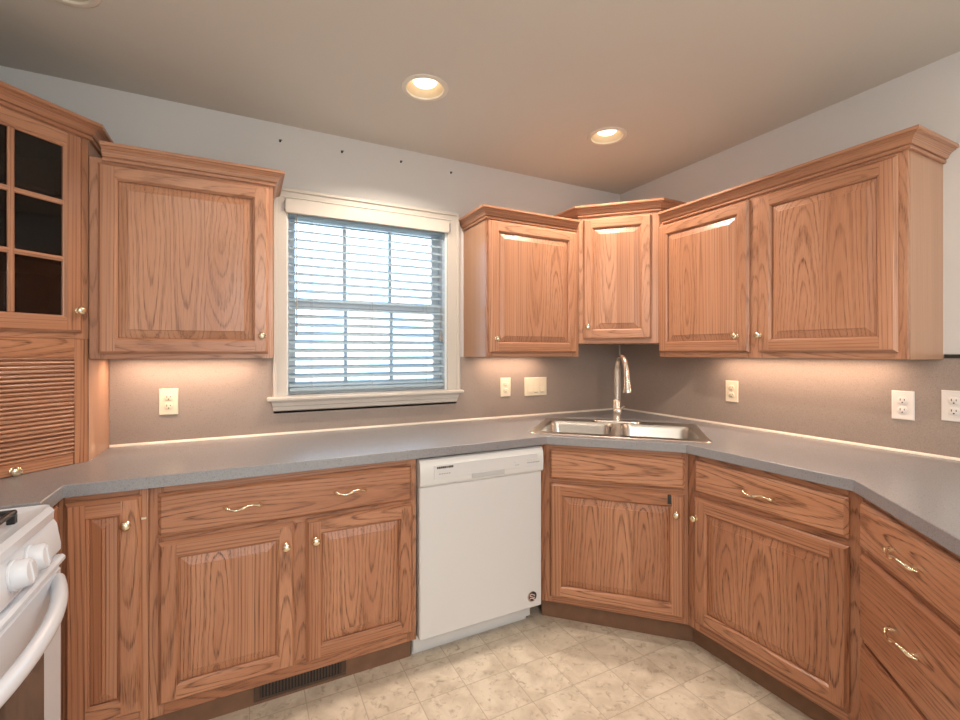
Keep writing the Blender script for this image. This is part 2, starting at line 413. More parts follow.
# ------------------------------------------------------------------ window with casing, sashes, panes
def window():
    w = sempty('window_1', ((WX0 + WX1) / 2, YW, WZ0)); O = w.location
    def P(m, n, mat): o = m.build(n, mat); o.parent = w; o.matrix_parent_inverse = Matrix.Translation(-Vector(O)); struct(o)
    m = MB()
    for x0, x1, fl in ((0.114, WX0 + 0.004, 1), (WX1 - 0.004, 1.096, -1)):
        m.box(x0, x1, YW - 0.018, YW, 1.095, 2.112, 0.003)
        xo = x0 if fl > 0 else x1 - 0.018
        m.box(xo, xo + 0.018, YW - 0.026, YW - 0.016, 1.095, 2.112, 0.003)
    m.box(0.114, 1.096, YW - 0.0185, YW, 2.04, 2.112, 0.003)
    m.box(0.114, 1.096, YW - 0.027, YW - 0.016, 2.094, 2.112, 0.003)
    m.box(WX0 - .02, WX1 + .02, YW - 0.022, YW - 0.016, 2.064, 2.07, 0.002)
    P(m, 'window_casing', TRIM)
    m = MB(); m.box(0.086, 1.112, YW - 0.055, YW + 0.07, 1.078, 1.098, 0.006); P(m, 'window_stool', TRIM)
    m = MB()
    prof = [(0.0, 1.0), (0.0, 1.012), (0.010, 1.018), (0.013, 1.040), (0.020, 1.046), (0.024, 1.066), (0.030, 1.078), (0.0, 1.078)]
    m.loft([[(0.118 - 0.012 * (z - 1.0) / 0.078, YW - 0.004 - p, z + 0.016 * (1 - (z - 1.0) / 0.078)) for p, z in prof],
            [(1.080 + 0.012 * (z - 1.0) / 0.078, YW - 0.004 - p, z + 0.016 * (1 - (z - 1.0) / 0.078)) for p, z in prof]], True, True, True)
    P(m, 'window_apron', TRIM)
    m = MB()
    for x0, x1 in ((WX0, WX0 + 0.012), (WX1 - 0.012, WX1)): m.box(x0, x1, YW, YW + 0.14, WZ0, WZ1)
    m.box(WX0, WX1, YW, YW + 0.14, WZ1 - 0.012, WZ1); m.box(WX0, WX1, YW + 0.06, YW + 0.15, WZ0 - 0.005, WZ0 + 0.012)
    P(m, 'window_jamb', SASH)
    x0, x1 = WX0 + 0.012, WX1 - 0.012
    for nm, y, z0, z1 in (('upper_sash', YW + 0.105, 1.535, 2.033), ('lower_sash', YW + 0.075, 1.112, 1.575)):
        m = MB(); d = 0.026; b = 0.04
        m.box(x0, x0 + b, y, y + d, z0, z1, .003); m.box(x1 - b, x1, y, y + d, z0, z1, .003)
        m.box(x0 + b, x1 - b, y, y + d, z0, z0 + b, .003); m.box(x0 + b, x1 - b, y, y + d, z1 - b, z1, .003)
        for k in (1, 2):
            xm = x0 + b + (x1 - x0 - 2 * b) * k / 3; m.box(xm - .009, xm + .009, y + .006, y + .02, z0 + b, z1 - b, .002)
        P(m, nm, SASH)
        m = MB(); m.box(x0 + b - .004, x1 - b + .004, y + .011, y + .015, z0 + b - .004, z1 - b + .004); P(m, nm + '_glass', GLASS)
window()

def blind():
    t = thing('window_blind', 'white horizontal slat blind lowered over the window above the counter', 'blind', (0.599, YW + 0.035, 1.11))
    def P(m, n, mat, sm=None):
        o = m.build(n, mat, smooth=sm); o.parent = t; o.matrix_parent_inverse = Matrix.Translation(-t.location); return o
    x0, x1 = 0.188, 1.010; yc = YW + 0.035
    m = MB(); m.box(x0, x1, yc - 0.025, yc + 0.025, 1.985, 2.03); P(m, 'headrail', SLAT)
    m = MB(); m.box(0.168, 1.030, YW - 0.030, YW - 0.0185, 1.990, 2.060, .003); P(m, 'valance', TRIM)
    for xx in (0.1665, 1.0315):
        m = MB(); m.box(xx - 0.0035, xx + 0.0035, YW - 0.036, YW - 0.0185, 2.0, 2.045, .001); P(m, 'valance_clip', GREYP)
    n = 20; zt, zb = 1.962, 1.152; tilt = math.radians(24)
    for k in range(n):
        z = zt + (zb - zt) * k / (n - 1)
        m = MB(); N = 6; up = []; lo = []
        for i in range(N + 1):
            s_ = i / N - 0.5; yy = yc + s_ * 0.048 * math.cos(tilt); zz = z + s_ * 0.048 * math.sin(tilt) + 0.0035 * (1 - 4 * s_ * s_)
            up.append((yy, zz + .0012)); lo.append((yy, zz - .0012))
        prof = up + lo[::-1]
        m.loft([[(x0, y, z_) for y, z_ in prof], [(x1, y, z_) for y, z_ in prof]], True, True, True)
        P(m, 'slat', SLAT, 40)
    m = MB(); m.box(x0, x1, yc - 0.025, yc + 0.025, 1.117, 1.135, .003); P(m, 'bottom_rail', SLAT)
    for fx in (0.13, 0.5, 0.87):
        xx = x0 + (x1 - x0) * fx; m = MB()
        for dy in (-0.025, 0.025): m.tube([(xx, yc + dy, 1.985), (xx, yc + dy, 1.12)], 0.0011, 6)
        P(m, 'ladder_cord', CORD)
    m = MB(); m.tube([(0.222, yc - 0.034, 1.99), (0.222, yc - 0.036, 1.39)], 0.0035, 8); P(m, 'tilt_wand', CORD, True)
    m = MB(); m.tube([(0.985, yc - 0.03, 1.99), (0.986, yc - 0.032, 1.42)], 0.0012, 6); m.tube([(0.993, yc - 0.03, 1.99), (0.995, yc - 0.032, 1.42)], 0.0012, 6)
    for xx, z in ((0.984, 1.385), (0.997, 1.375)): m.lathe([(0.002, .045), (0.006, .03), (0.0085, .004), (0.005, 0)], (xx, yc - .032, z), 'z', 10, True, True)
    P(m, 'pull_cord', GREYP)
blind()

# ------------------------------------------------------------------ cabinet builders (local: x right, y into the cabinet, z up; face frame front at y = 0)
def boards(m, lst, y0, y1, c=0.0012):
    for (x0, x1, z0, z1, al) in lst:
        m.gr = Grain(al, 'y', ((x0 + x1) / 2, 0, (z0 + z1) / 2), plain_sawn=random.random() < 0.5)
        m.box(x0, x1, y0, y1, z0, z1, c)
    m.gr = None
def knob(parent, x, z, y=-0.019):
    m = MB(); m.cs = True
    m.lathe([(0.0105, 0.0), (0.0105, -0.002), (0.006, -0.004), (0.0055, -0.011), (0.010, -0.015), (0.0148, -0.019), (0.0150, -0.022), (0.012, -0.026), (0.006, -0.0285), (0.0008, -0.029)], (x, y, z), 'y', 22, True, True)
    return m.build('knob', BRASS, parent, smooth=50)
def pull(parent, x, z, y=-0.019, w=0.128):
    m = MB(); N = 40; pts = []; rad = []
    for i in range(N + 1):
        s_ = i / N * 2 - 1; a = abs(s_)
        out = 0.026 * max(0.0, 1 - a ** 3.2) + 0.0035
        dz = 0.006 * math.sin(s_ * PI * 1.35)
        r = 0.0034 + 0.0030 * math.exp(-(s_ / 0.13) ** 2) + 0.0032 * math.exp(-((a - 0.80) / 0.10) ** 2) + 0.0012 * math.exp(-((a - 0.42) / 0.05) ** 2)
        if a > 0.93: r *= 0.55
        pts.append((x + s_ * w / 2, y - out, z + dz)); rad.append(r)
    m.cs = True; m.tube(pts, rad, 10)
    for sg in (-1, 1):
        m.lathe([(0.0065, 0.0), (0.006, -0.008), (0.0045, -0.017)], (x + sg * w * 0.40, y, z + 0.006 * math.sin(sg * 0.8 * PI * 1.35)), 'y', 12, True, True)
    return m.build('pull_handle', BRASS, parent, smooth=60)
SW = 0.059
def edge_loop(x0, x1, z0, z1, i, y): return [(x0 + i, y, z0 + i), (x1 - i, y, z0 + i), (x1 - i, y, z1 - i), (x0 + i, y, z1 - i)]
def door(parent, x0, x1, z0, z1, kn=None, glass=None, name='door', wood=None):
    wood = wood or OAK
    m = MB(); cx, cz = (x0 + x1) / 2, (z0 + z1) / 2
    G = {'l': Grain('z', 'y', (x0 + SW / 2, 0, cz), random.random() < 0.5), 'r': Grain('z', 'y', (x1 - SW / 2, 0, cz), random.random() < 0.5),
         'b': Grain('x', 'y', (cx, 0, z0 + SW / 2), random.random() < 0.5), 't': Grain('x', 'y', (cx, 0, z1 - SW / 2), random.random() < 0.5)}
    side = 'brtl'
    outer = [(0.0, -0.001), (0.0, -0.009), (0.0018, -0.0105), (0.0085, -0.0182), (0.0100, -0.019)]
    for (i0, y0), (i1, y1) in zip(outer, outer[1:]):
        A = edge_loop(x0, x1, z0, z1, i0, y0); B = edge_loop(x0, x1, z0, z1, i1, y1)
        for k in range(4): m.gr = G[side[k]]; j = (k + 1) % 4; m.poly([A[k], A[j], B[j], B[k]])
    e = 0.010; w = SW - 0.008
    xa, xb, za, zb = x0 + e, x1 - e, z0 + e, z1 - e
    Y = -0.019
    m.gr = G['l']; m.poly([(xa, Y, za), (x0 + w, Y, za), (x0 + w, Y, zb), (xa, Y, zb)])
    m.gr = G['r']; m.poly([(x1 - w, Y, za), (xb, Y, za), (xb, Y, zb), (x1 - w, Y, zb)])
    m.gr = G['b']; m.poly([(x0 + w, Y, za), (x1 - w, Y, za), (x1 - w, Y, z0 + w), (x0 + w, Y, z0 + w)])
    m.gr = G['t']; m.poly([(x0 + w, Y, z1 - w), (x1 - w, Y, z1 - w), (x1 - w, Y, zb), (x0 + w, Y, zb)])
    inner = [(w, -0.019), (w + 0.0015, -0.0178), (w + 0.006, -0.0125), (w + 0.008, -0.0115), (w + 0.008, -0.001)]
    for (i0, y0), (i1, y1) in zip(inner, inner[1:]):
        A = edge_loop(x0, x1, z0, z1, i0, y0); B = edge_loop(x0, x1, z0, z1, i1, y1)
        for k in range(4): m.gr = G[side[k]]; j = (k + 1) % 4; m.poly([A[k], A[j], B[j], B[k]])
    A = edge_loop(x0, x1, z0, z1, 0, -0.001); B = edge_loop(x0, x1, z0, z1, SW, -0.001)
    for k in range(4): m.gr = G[side[k]]; j = (k + 1) % 4; m.poly([A[k], A[j], B[j], B[k]])
    if glass:
        ix0, ix1, iz0, iz1 = x0 + SW, x1 - SW, z0 + SW, z1 - SW
        for k in range(1, glass[0]):
            xm = ix0 + (ix1 - ix0) * k / glass[0]; m.gr = Grain('z', 'y', (xm, 0, cz), False); m.box(xm - .0085, xm + .0085, -0.0175, -0.006, iz0, iz1, .003)
        for k in range(1, glass[1]):
            zm = iz0 + (iz1 - iz0) * k / glass[1]; m.gr = Grain('x', 'y', (cx, 0, zm), False); m.box(ix0, ix1, -0.0168, -0.006, zm - .0085, zm + .0085, .003)
    d = m.build(name, wood, parent)
    m = MB()
    if glass:
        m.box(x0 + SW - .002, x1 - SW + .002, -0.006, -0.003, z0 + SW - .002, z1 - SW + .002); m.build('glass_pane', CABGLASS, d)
    else:
        s0 = SW - 0.001
        lp = [(s0, -0.0035), (s0 + 0.003, -0.0060), (s0 + 0.031, -0.0135), (s0 + 0.0325, -0.0158), (s0 + 0.034, -0.0162)]
        fx0, fx1 = x0 + lp[-1][0], x1 - lp[-1][0]; fw = fx1 - fx0
        ns = 1 if fw < 0.1 else (2 if fw < 0.33 else 3)
        cut = [fx0 + fw * k / ns + (rnd(-.03, .03) * fw if 0 < k < ns else 0) for k in range(ns + 1)]
        for k in range(ns):
            m.gr = Grain('z', 'y', ((cut[k] + cut[k + 1]) / 2 + rnd(-.02, .02), 0, cz), random.random() < 0.88); m.gr.tone *= 0.6
            def bx(i, e): return (x0 + i if e == 0 else x1 - i) if e in (0, ns) else cut[e]
            for (i0, y0), (i1, y1) in zip(lp, lp[1:]):
                a0, a1, b0, b1 = bx(i0, k), bx(i0, k + 1), bx(i1, k), bx(i1, k + 1)
                m.poly([(a0, y0, z0 + i0), (a1, y0, z0 + i0), (b1, y1, z0 + i1), (b0, y1, z0 + i1)])
                m.poly([(a1, y0, z1 - i0), (a0, y0, z1 - i0), (b0, y1, z1 - i1), (b1, y1, z1 - i1)])
                if k == 0: m.poly([(a0, y0, z1 - i0), (a0, y0, z0 + i0), (b0, y1, z0 + i1), (b0, y1, z1 - i1)])
                if k == ns - 1: m.poly([(a1, y0, z0 + i0), (a1, y0, z1 - i0), (b1, y1, z1 - i1), (b1, y1, z0 + i1)])
            i, y = lp[-1]; m.poly([(cut[k], y, z0 + i), (cut[k + 1], y, z0 + i), (cut[k + 1], y, z1 - i), (cut[k], y, z1 - i)])
        m.build('raised_panel', wood, d)
    if kn: knob(d, *kn)
    return d
def drawer(parent, x0, x1, z0, z1, pulls=(), name='drawer_front'):
    m = MB(); m.gr = Grain('x', 'y', ((x0 + x1) / 2, 0, (z0 + z1) / 2 + rnd(-.03, .03)), True)
    lp = [(0.0, -0.001), (0.0, -0.009), (0.0018, -0.0105), (0.0095, -0.0182), (0.011, -0.019)]
    m.loft([edge_loop(x0, x1, z0, z1, i, y) for i, y in lp], True, True, True)
    d = m.build(name, OAK, parent)
    for p in pulls: pull(d, *p)
    return d
def crown(parent, path, z, loc, rz):
    prof = [(0.0, 0.0), (0.009, 0.0), (0.0105, 0.003), (0.0105, 0.009), (0.007, 0.0105), (0.007, 0.0135), (0.014, 0.0155), (0.016, 0.019), (0.019, 0.027), (0.025, 0.035), (0.033, 0.0405), (0.036, 0.0415), (0.036, 0.0445), (0.043, 0.046), (0.0445, 0.049), (0.0445, 0.058), (0.0, 0.058)]
    pts = [Vector(p) for p in local(path, loc, rz)]; n = len(pts); m = MB()
    nr = []
    for a, b in zip(pts, pts[1:]): d = (b - a).normalized(); nr.append(Vector((d.y, -d.x)))
    mit = []
    for i in range(n):
        if i == 0: mit.append(nr[0])
        elif i == n - 1: mit.append(nr[-1])
        else: s_ = nr[i - 1] + nr[i]; mit.append(s_ / (1 + nr[i - 1].dot(nr[i])))
    for i in range(n - 1):
        d = (pts[i + 1] - pts[i]).normalized(); o = pts[i]; g = Grain('x', 'y', (0, 0, 0), False)
        class GG:
            tone = g.tone
            def __call__(s, p, d=d, o=o, g=g):
                v = Vector((p[0], p[1])) - o
                return g((v.dot(d), v.dot(Vector((d.y, -d.x))), p[2]))
        m.gr = GG()
        rings = []
        for k in (i, i + 1): rings.append([(pts[k].x + mit[k].x * a, pts[k].y + mit[k].y * a, z + h) for a, h in prof])
        m.loft(rings, True, i == 0, i == n - 2)
    return m.build('crown_molding', OAK_LIT, parent)
def body(parent, foot, z0, z1, loc, rz, mat=None, name='carcass', veneer='x'):
    m = MB(); f = local(foot, loc, rz); m.gr = Grain('z', veneer, (0, 0, 0), False, True); m.prism(f, z0, z1)
    return m.build(name, mat or OAK_END, parent)
def toe(parent, x0, x1, y=0.075):
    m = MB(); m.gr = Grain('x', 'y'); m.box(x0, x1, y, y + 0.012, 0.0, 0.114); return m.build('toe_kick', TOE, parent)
FT = 0.019
# ---- base cabinets along the back wall
FY = 1.815
# L-shaped corner base cabinet next to the stove
loc = (-0.519, FY, 0)
t = thing('corner_base_cabinet', 'corner oak base cabinet with narrow raised-panel door beside the white stove', 'cabinet', loc)
body(t, [(XL, YW), (-0.2845, YW), (-0.2845, FY + FT), (-0.519 - FT, FY + FT), (-0.519 - FT, 1.622), (XL, 1.622)], 0.115, 0.876, loc, 0)
m = MB()
boards(m, [(0.0, 0.026, 0.115, 0.876, 'z'), (0.209, 0.2345, 0.115, 0.876, 'z'), (0.026, 0.209, 0.845, 0.876, 'x'), (0.026, 0.209, 0.115, 0.165, 'x')], 0, FT)
m.gr = Grain('z', 'x'); m.box(-FT, 0.0, -0.193, FT, 0.115, 0.876)
m.build('face_frame', OAK, t)
door(t, 0.027, 0.216, 0.155, 0.852, (0.180, 0.768))
toe(t, -0.09, 0.2345)
m = MB(); m.box(0.2125, 0.229, -0.006, 0.0, 0.7715, 0.7775, .001); m.build('door_bumper', IVORY, t)
# second leaf, facing the stove's corner
d = MB(); d.gr = Grain('z', 'x'); d.box(0.001, 0.019, -0.185, -0.024, 0.155, 0.852, .004); d.build('door_leaf', OAK, t)

# wide two-door base
loc = (-0.283, FY, 0)
t = thing('base_cabinet', 'wide oak base cabinet with two doors under one long drawer front, below the window', 'cabinet', loc)
W_ = 0.9145
body(t, [(-0.283, YW), (0.6315, YW), (0.6315, FY + FT), (-0.283, FY + FT)], 0.115, 0.876, loc, 0)
m = MB(); boards(m, [(0.0, 0.040, 0.115, 0.876, 'z'), (W_ - 0.04, W_, 0.115, 0.876, 'z'), (0.04, W_ - .04, 0.838, 0.876, 'x'), (0.04, W_ - .04, 0.68, 0.715, 'x'), (0.04, W_ - .04, 0.115, 0.17, 'x'), (0.43, 0.495, 0.17, 0.68, 'z')], 0, FT)
m.build('face_frame', OAK, t)
drawer(t, 0.025, 0.890, 0.703, 0.848, ((0.274, 0.777), (0.640, 0.780)))
door(t, 0.026, 0.441, 0.157, 0.688, (0.412, 0.609)); door(t, 0.481, 0.896, 0.157, 0.688, (0.514, 0.611))
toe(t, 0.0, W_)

# sink base, set across the corner
NS = 2.191                                                          # distance of its face from the camera's plumb line along the diagonal
sl = (1.284, 1.815); sr = (1.730, 1.369); sloc = (sl[0], sl[1], 0); srz = -PI / 4
t = thing('sink_base_cabinet', 'oak base cabinet set diagonally across the corner under the sink', 'cabinet', sloc, srz)
body(t, [(1.262, YW), (1.262, 1.8645), (1.2975, 1.8285), (1.7435, 1.3825), (1.7655, 1.3705), (XW, 1.3705), (XW, YW)], 0.115, 0.70, sloc, srz)
wS = math.dist(sl, sr)
m = MB(); boards(m, [(0.0, 0.034, 0.115, 0.876, 'z'), (wS - 0.03, wS, 0.115, 0.876, 'z'), (0.034, wS - .03, 0.842, 0.876, 'x'), (0.034, wS - .03, 0.678, 0.718, 'x'), (0.034, wS - .03, 0.115, 0.165, 'x')], 0, FT)
m.gr = Grain('z', 'x'); m.box(-0.030, 0.0, 0.0, 0.0300, 0.115, 0.876)
m.build('face_frame', OAK, t)
x0 = -0.351 + 0.3755
drawer(t, x0, x0 + 0.592, 0.711, 0.850, (), 'false_drawer_front')
dd = door(t, x0, x0 + 0.590, 0.146, 0.688, (0.579, 0.603))
m = MB(); m.box(0.545, 0.560, -0.022, -0.019, 0.644, 0.686, .0008); m.build('latch_strip', BLACK, dd)
toe(t, -0.031, wS + 0.031)

# single-door base along the right wall
FX = 1.730
rloc = (FX, 1.369, 0); rrz = -PI / 2
t = thing('base_cabinet', 'oak base cabinet with one drawer over one wide door, against the right wall', 'cabinet', rloc, rrz)
body(t, [(FX + 0.035, 1.3690), (FX + FT, 1.3530), (FX + FT, 0.7625), (XW, 0.7625), (XW, 1.3690)], 0.115, 0.876, rloc, rrz)
wR = 0.638
m = MB(); boards(m, [(0.0, 0.055, 0.115, 0.876, 'z'), (wR - 0.04, wR, 0.115, 0.876, 'z'), (0.055, wR - .04, 0.838, 0.876, 'x'), (0.055, wR - .04, 0.68, 0.722, 'x'), (0.055, wR - .04, 0.115, 0.17, 'x')], 0, FT)
m.build('face_frame', OAK, t)
drawer(t, 0.042, 0.603, 0.714, 0.846, ((0.323, 0.779),)); door(t, 0.039, 0.604, 0.155, 0.689, (0.0525, 0.605))
toe(t, -0.031, wR + 0.031)

# three-drawer base, set diagonally at the right
dl = (1.730, 0.7307); dloc = (dl[0], dl[1], 0); drz = -3 * PI / 4
t = thing('drawer_base_cabinet', 'oak base cabinet with a stack of three drawers, set diagonally at the right', 'cabinet', dloc, drz)
wD = 0.530
er = (dl[0] - wD * Q, dl[1] - wD * Q)
body(t, [(dl[0] + FT * Q, dl[1] - FT * Q), (er[0] + FT * Q, er[1] - FT * Q), (er[0] + 0.42, er[1] - 0.42), (XW, er[1] - 0.42), (XW, 0.7600), (1.7555, 0.7300)], 0.115, 0.876, dloc, drz)
m = MB(); boards(m, [(0.0, 0.03, 0.115, 0.876, 'z'), (wD - 0.03, wD, 0.115, 0.876, 'z')] + [(0.03, wD - .03, a, b, 'x') for a, b in ((0.838, 0.876), (0.68, 0.71), (0.40, 0.425), (0.115, 0.165))], 0, FT)
m.build('face_frame', OAK, t)
for z0, z1, zp in ((0.705, 0.848, 0.775), (0.421, 0.687, 0.557), (0.155, 0.405, 0.28)): drawer(t, 0.016, 0.514, z0, z1, ((0.265, zp),), 'drawer_front')
toe(t, -0.031, wD)

# ---- wall cabinets
UZ0, UZ1 = 1.287, 2.030
UY = 2.131
loc = (-0.512, UY, 0)
t = thing('wall_cabinet', 'oak wall cabinet with one large door left of the window', 'cabinet', (loc[0], loc[1], UZ0))
def zl(v): return v - UZ0
wA = 0.613
def upper_unit(t, w, loc, rz, foot, dz0, frames, doors, cpath, ztop=UZ1):
    l3 = (loc[0], loc[1])
    m = MB(); f = local(foot, l3, rz); m.gr = Grain('z', 'x', (0, 0, 0), False, True); m.prism(f, 0.0, ztop - dz0); m.build('carcass', OAK_END, t)
    m = MB(); boards(m, [(a, b, c - dz0, d - dz0, al) for a, b, c, d, al in frames], 0, FT); m.build('face_frame', OAK_LIT, t)
    for (a, b, c, d, k) in doors: door(t, a, b, c - dz0, d - dz0, (k[0], k[1] - dz0) if k else None, wood=OAK_LIT)
    crown(t, cpath, ztop - 0.011 - dz0, l3, rz)
upper_unit(t, wA, loc, 0, [(-0.512, YW), (0.101, YW), (0.101, UY + FT), (-0.512, UY + FT)], UZ0,
    [(0, 0.045, UZ0, UZ1, 'z'), (wA - .04, wA, UZ0, UZ1, 'z'), (.045, wA - .04, 1.98, UZ1, 'x'), (.045, wA - .04, UZ0, 1.325, 'x')],
    [(0.027, 0.595, 1.307, 2.010, (0.570, 1.381))], [(-0.472, UY), (0.101, UY), (0.101, YW - .003)])
loc = (1.131, UY, 0)
wB = 0.6155
t = thing('wall_cabinet', 'oak wall cabinet right of the window with its pale side panel facing the window', 'cabinet', (loc[0], loc[1], UZ0))
upper_unit(t, wB, loc, 0, [(1.131, YW), (1.7465, YW), (1.7465, UY + FT), (1.131, UY + FT)], UZ0,
    [(0, 0.035, UZ0, UZ1, 'z'), (wB - .045, wB, UZ0, UZ1, 'z'), (.035, wB - .045, 1.98, UZ1, 'x'), (.035, wB - .045, UZ0, 1.325, 'x')],
    [(0.012, 0.589, 1.309, 2.012, (0.051, 1.386))], [(1.131, YW - .003), (1.131, UY), (1.722, UY)])
# right wall pair
UX = 2.062
loc = (UX, 1.8155, 0)
wC = 1.0745
t = thing('wall_cabinet', 'long oak wall cabinet with two doors along the right wall', 'cabinet', (loc[0], loc[1], UZ0), -PI / 2)
upper_unit(t, wC, loc, -PI / 2, [(UX + FT, 1.8155), (UX + FT, 0.741), (XW, 0.741), (XW, 1.8155)], UZ0,
    [(0, 0.045, UZ0, UZ1, 'z'), (wC - .035, wC, UZ0, UZ1, 'z'), (0.50, 0.57, UZ0, UZ1, 'z'), (.045, .50, 1.98, UZ1, 'x'), (.57, wC - .035, 1.98, UZ1, 'x'), (.045, .50, UZ0, 1.325, 'x'), (.57, wC - .035, UZ0, 1.325, 'x')],
    [(0.004, 0.514, 1.312, 2.012, (0.4605, 1.389)), (0.556, 1.050, 1.313, 2.012, (0.5675, 1.390))], [(UX, 1.79), (UX, 0.741), (XW - .003, 0.741)], 2.034)
# corner diagonal
CZ0, CZ1 = 1.363, 2.115
cl, cr = (1.7475, 2.1316), (2.0615, 1.8176)
loc = (cl[0], cl[1], 0)
wK = math.dist(cl, cr)
t = thing('corner_wall_cabinet', 'oak wall cabinet set diagonally in the corner above the sink', 'cabinet', (loc[0], loc[1], CZ0), -PI / 4)
upper_unit(t, wK, loc, -PI / 4, [(1.7475, YW), (1.7475, 2.1316 + .0), (1.7475 + FT * Q, 2.1316 + FT * Q), (2.0615 + FT * Q, 1.8176 + FT * Q), (2.0615, 1.8176), (XW, 1.8176), (XW, YW)], CZ0,
    [(0, 0.05, CZ0, CZ1, 'z'), (wK - .06, wK, CZ0, CZ1, 'z'), (.05, wK - .06, 2.05, CZ1, 'x'), (.05, wK - .06, CZ0, 1.405, 'x')],
    [(0.027, 0.401, 1.388, 2.088, (0.0555, 1.459))], [(1.7475, YW - .003), (1.7475, 2.1316), (2.0615, 1.8176), (XW - .003, 1.8176)], CZ1)

# left diagonal glazed cabinet and the appliance garage below it
gl, gr_ = (-0.835, 1.817), (-0.5145, 2.1375)
loc = (gl[0], gl[1]); GZ = 1.3605; GT = 2.10
wG = math.dist(gl, gr_)
foot = [(XL, YW), (-0.5145, YW), (-0.5145, 2.1375), (-0.835, 1.817), (XL, 1.817)]
t = thing('glass_wall_cabinet', 'oak corner wall cabinet with a glazed grid door above the tambour garage', 'cabinet', (*loc, GZ), PI / 4)
def hollow(t, z0, z1, dz, shelves=()):
    fl = local(foot, loc, PI / 4); m = MB(); m.gr = Grain('z', 'x', (0, 0, 0), False, True)
    # outside skin: every side but the face
    n = len(fl); m.cm = 0
    inn = local([(XL + .012, YW - .012), (-0.5145 - .012, YW - .012), (-0.5145 - .012, 2.1375 + .004), (-0.835 + .004, 1.817 + .012), (XL + .012, 1.817 + .012)], loc, PI / 4)
    for i in range(n):
        if i == 2: continue
        j = (i + 1) % n
        m.cm = 0; m.poly([(*fl[i], z0 - dz), (*fl[j], z0 - dz), (*fl[j], z1 - dz), (*fl[i], z1 - dz)])
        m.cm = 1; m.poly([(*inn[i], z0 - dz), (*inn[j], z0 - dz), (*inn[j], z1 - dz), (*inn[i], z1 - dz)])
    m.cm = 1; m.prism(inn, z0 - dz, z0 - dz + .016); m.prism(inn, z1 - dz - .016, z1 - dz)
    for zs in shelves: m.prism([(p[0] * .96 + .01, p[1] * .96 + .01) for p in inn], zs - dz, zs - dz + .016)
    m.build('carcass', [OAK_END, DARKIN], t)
hollow(t, GZ, GT, GZ, (1.62, 1.86))
m = MB(); boards(m, [(0, 0.045, 0, GT - GZ, 'z'), (wG - .045, wG, 0, GT - GZ, 'z'), (.045, wG - .045, 2.04 - GZ, GT - GZ, 'x'), (.045, wG - .045, 0, .045, 'x')], 0, FT); m.build('face_frame', OAK_LIT, t)
door(t, 0.024, 0.425, 1.382 - GZ, 2.088 - GZ, (0.408, 1.461 - GZ), (2, 3), wood=OAK_LIT)
crown(t, [(XL + .003, 1.817), gl, gr_, (-0.5145, YW - .003)], 2.090 - GZ, loc, PI / 4)
for zz in (0.665, 0.60): pass
g0 = 0.914
t = thing('appliance_garage', 'oak tambour-door appliance garage on the counter in the left corner', 'cabinet', (*loc, g0), PI / 4)
hollow(t, g0, GZ - .0005, g0)
GH = GZ - .0005 - g0
m = MB(); boards(m, [(0, 0.045, 0, GH, 'z'), (wG - .045, wG, 0, GH, 'z'), (.045, wG - .045, 1.294 - g0, GH, 'x')], 0, FT); m.build('face_frame', OAK, t)
m = MB(); n = 24; z0, z1 = 0.951 - g0, 1.300 - g0; h = (z1 - z0) / n; x0, x1 = 0.045, wG - .045
for k in range(n):
    m.gr = Grain('x', 'y', ((x0 + x1) / 2, 0, z0 + h * k), False); m.gr.tone *= .5
    prof = [(0.016, 0.0), (0.008, 0.0), (0.004, h * .16), (0.002, h * .42), (0.0035, h * .68), (0.008, h * .86), (0.016, h * .88)]
    m.loft([[(x, y, z0 + h * k + z) for y, z in prof] for x in (x0, x1)], True, True, True)
m.gr = Grain('x', 'y'); m.box(x0, x1, .0135, .0165, z0, z1); td = m.build('tambour_door', OAK, t)
m = MB(); m.gr = Grain('x', 'y', (0, 0, .02), False); m.box(x0 + .002, x1 - .002, 0.001, 0.016, 0.001, 0.0375, .002); m.build('bottom_rail', OAK, td)
knob(td, 0.237, 0.018, 0.001).scale = (1, 1, 1)

# ------------------------------------------------------------------ countertop
outer = [(XL, 1.6135), (-0.489, 1.6135), (-0.489, 1.785), (1.271, 1.785), (1.700, 1.356), (1.700, 0.743), (1.322, 0.365), (1.70, -0.013), (XW, -0.013), (XW, YW), (XL, YW)]
SK0, SK1, SN0, SN1 = -0.465, 0.36, 2.215, 2.765
def tn(tt, nn): return ((tt + nn) * Q, (nn - tt) * Q)
hole = [tn(*p) for p in rrect(SK0 + .018, SK1 - .018, SN0 + .018, SN1 - .018, 0.05)]
def counter():
    m = MB(); z0, z1 = 0.876, 0.914; c = 0.0025
    def inset(poly, d):
        n = len(poly); r = []
        for i in range(n):
            a, b, e = Vector(poly[i - 1]), Vector(poly[i]), Vector(poly[(i + 1) % n])
            n1 = (b - a).normalized(); n2 = (e - b).normalized(); n1 = Vector((-n1.y, n1.x)); n2 = Vector((-n2.y, n2.x))
            r.append(tuple(b + (n1 + n2) / (1 + n1.dot(n2)) * d))
        return r
    ins = inset(outer, c)
    m.loft([[(*p, z0) for p in outer], [(*p, z1 - c) for p in outer], [(*p, z1) for p in ins]])
    m.loft([[(*p, z1) for p in hole], [(*p, z0) for p in hole]])
    for zz, oo in ((z1, ins), (z0, outer)):
        pts = list(oo) + list(hole)
        idx = [m.vert((*p, zz)) for p in pts]
        for tri in tessellate_polygon([[Vector((*p, 0)) for p in oo], [Vector((*p, 0)) for p in hole]]): m.face([idx[k] for k in tri])
    return m.build('countertop', COUNTER)
tag(counter(), 'grey speckled laminate countertop running around all three sides over the base cabinets', 'countertop')

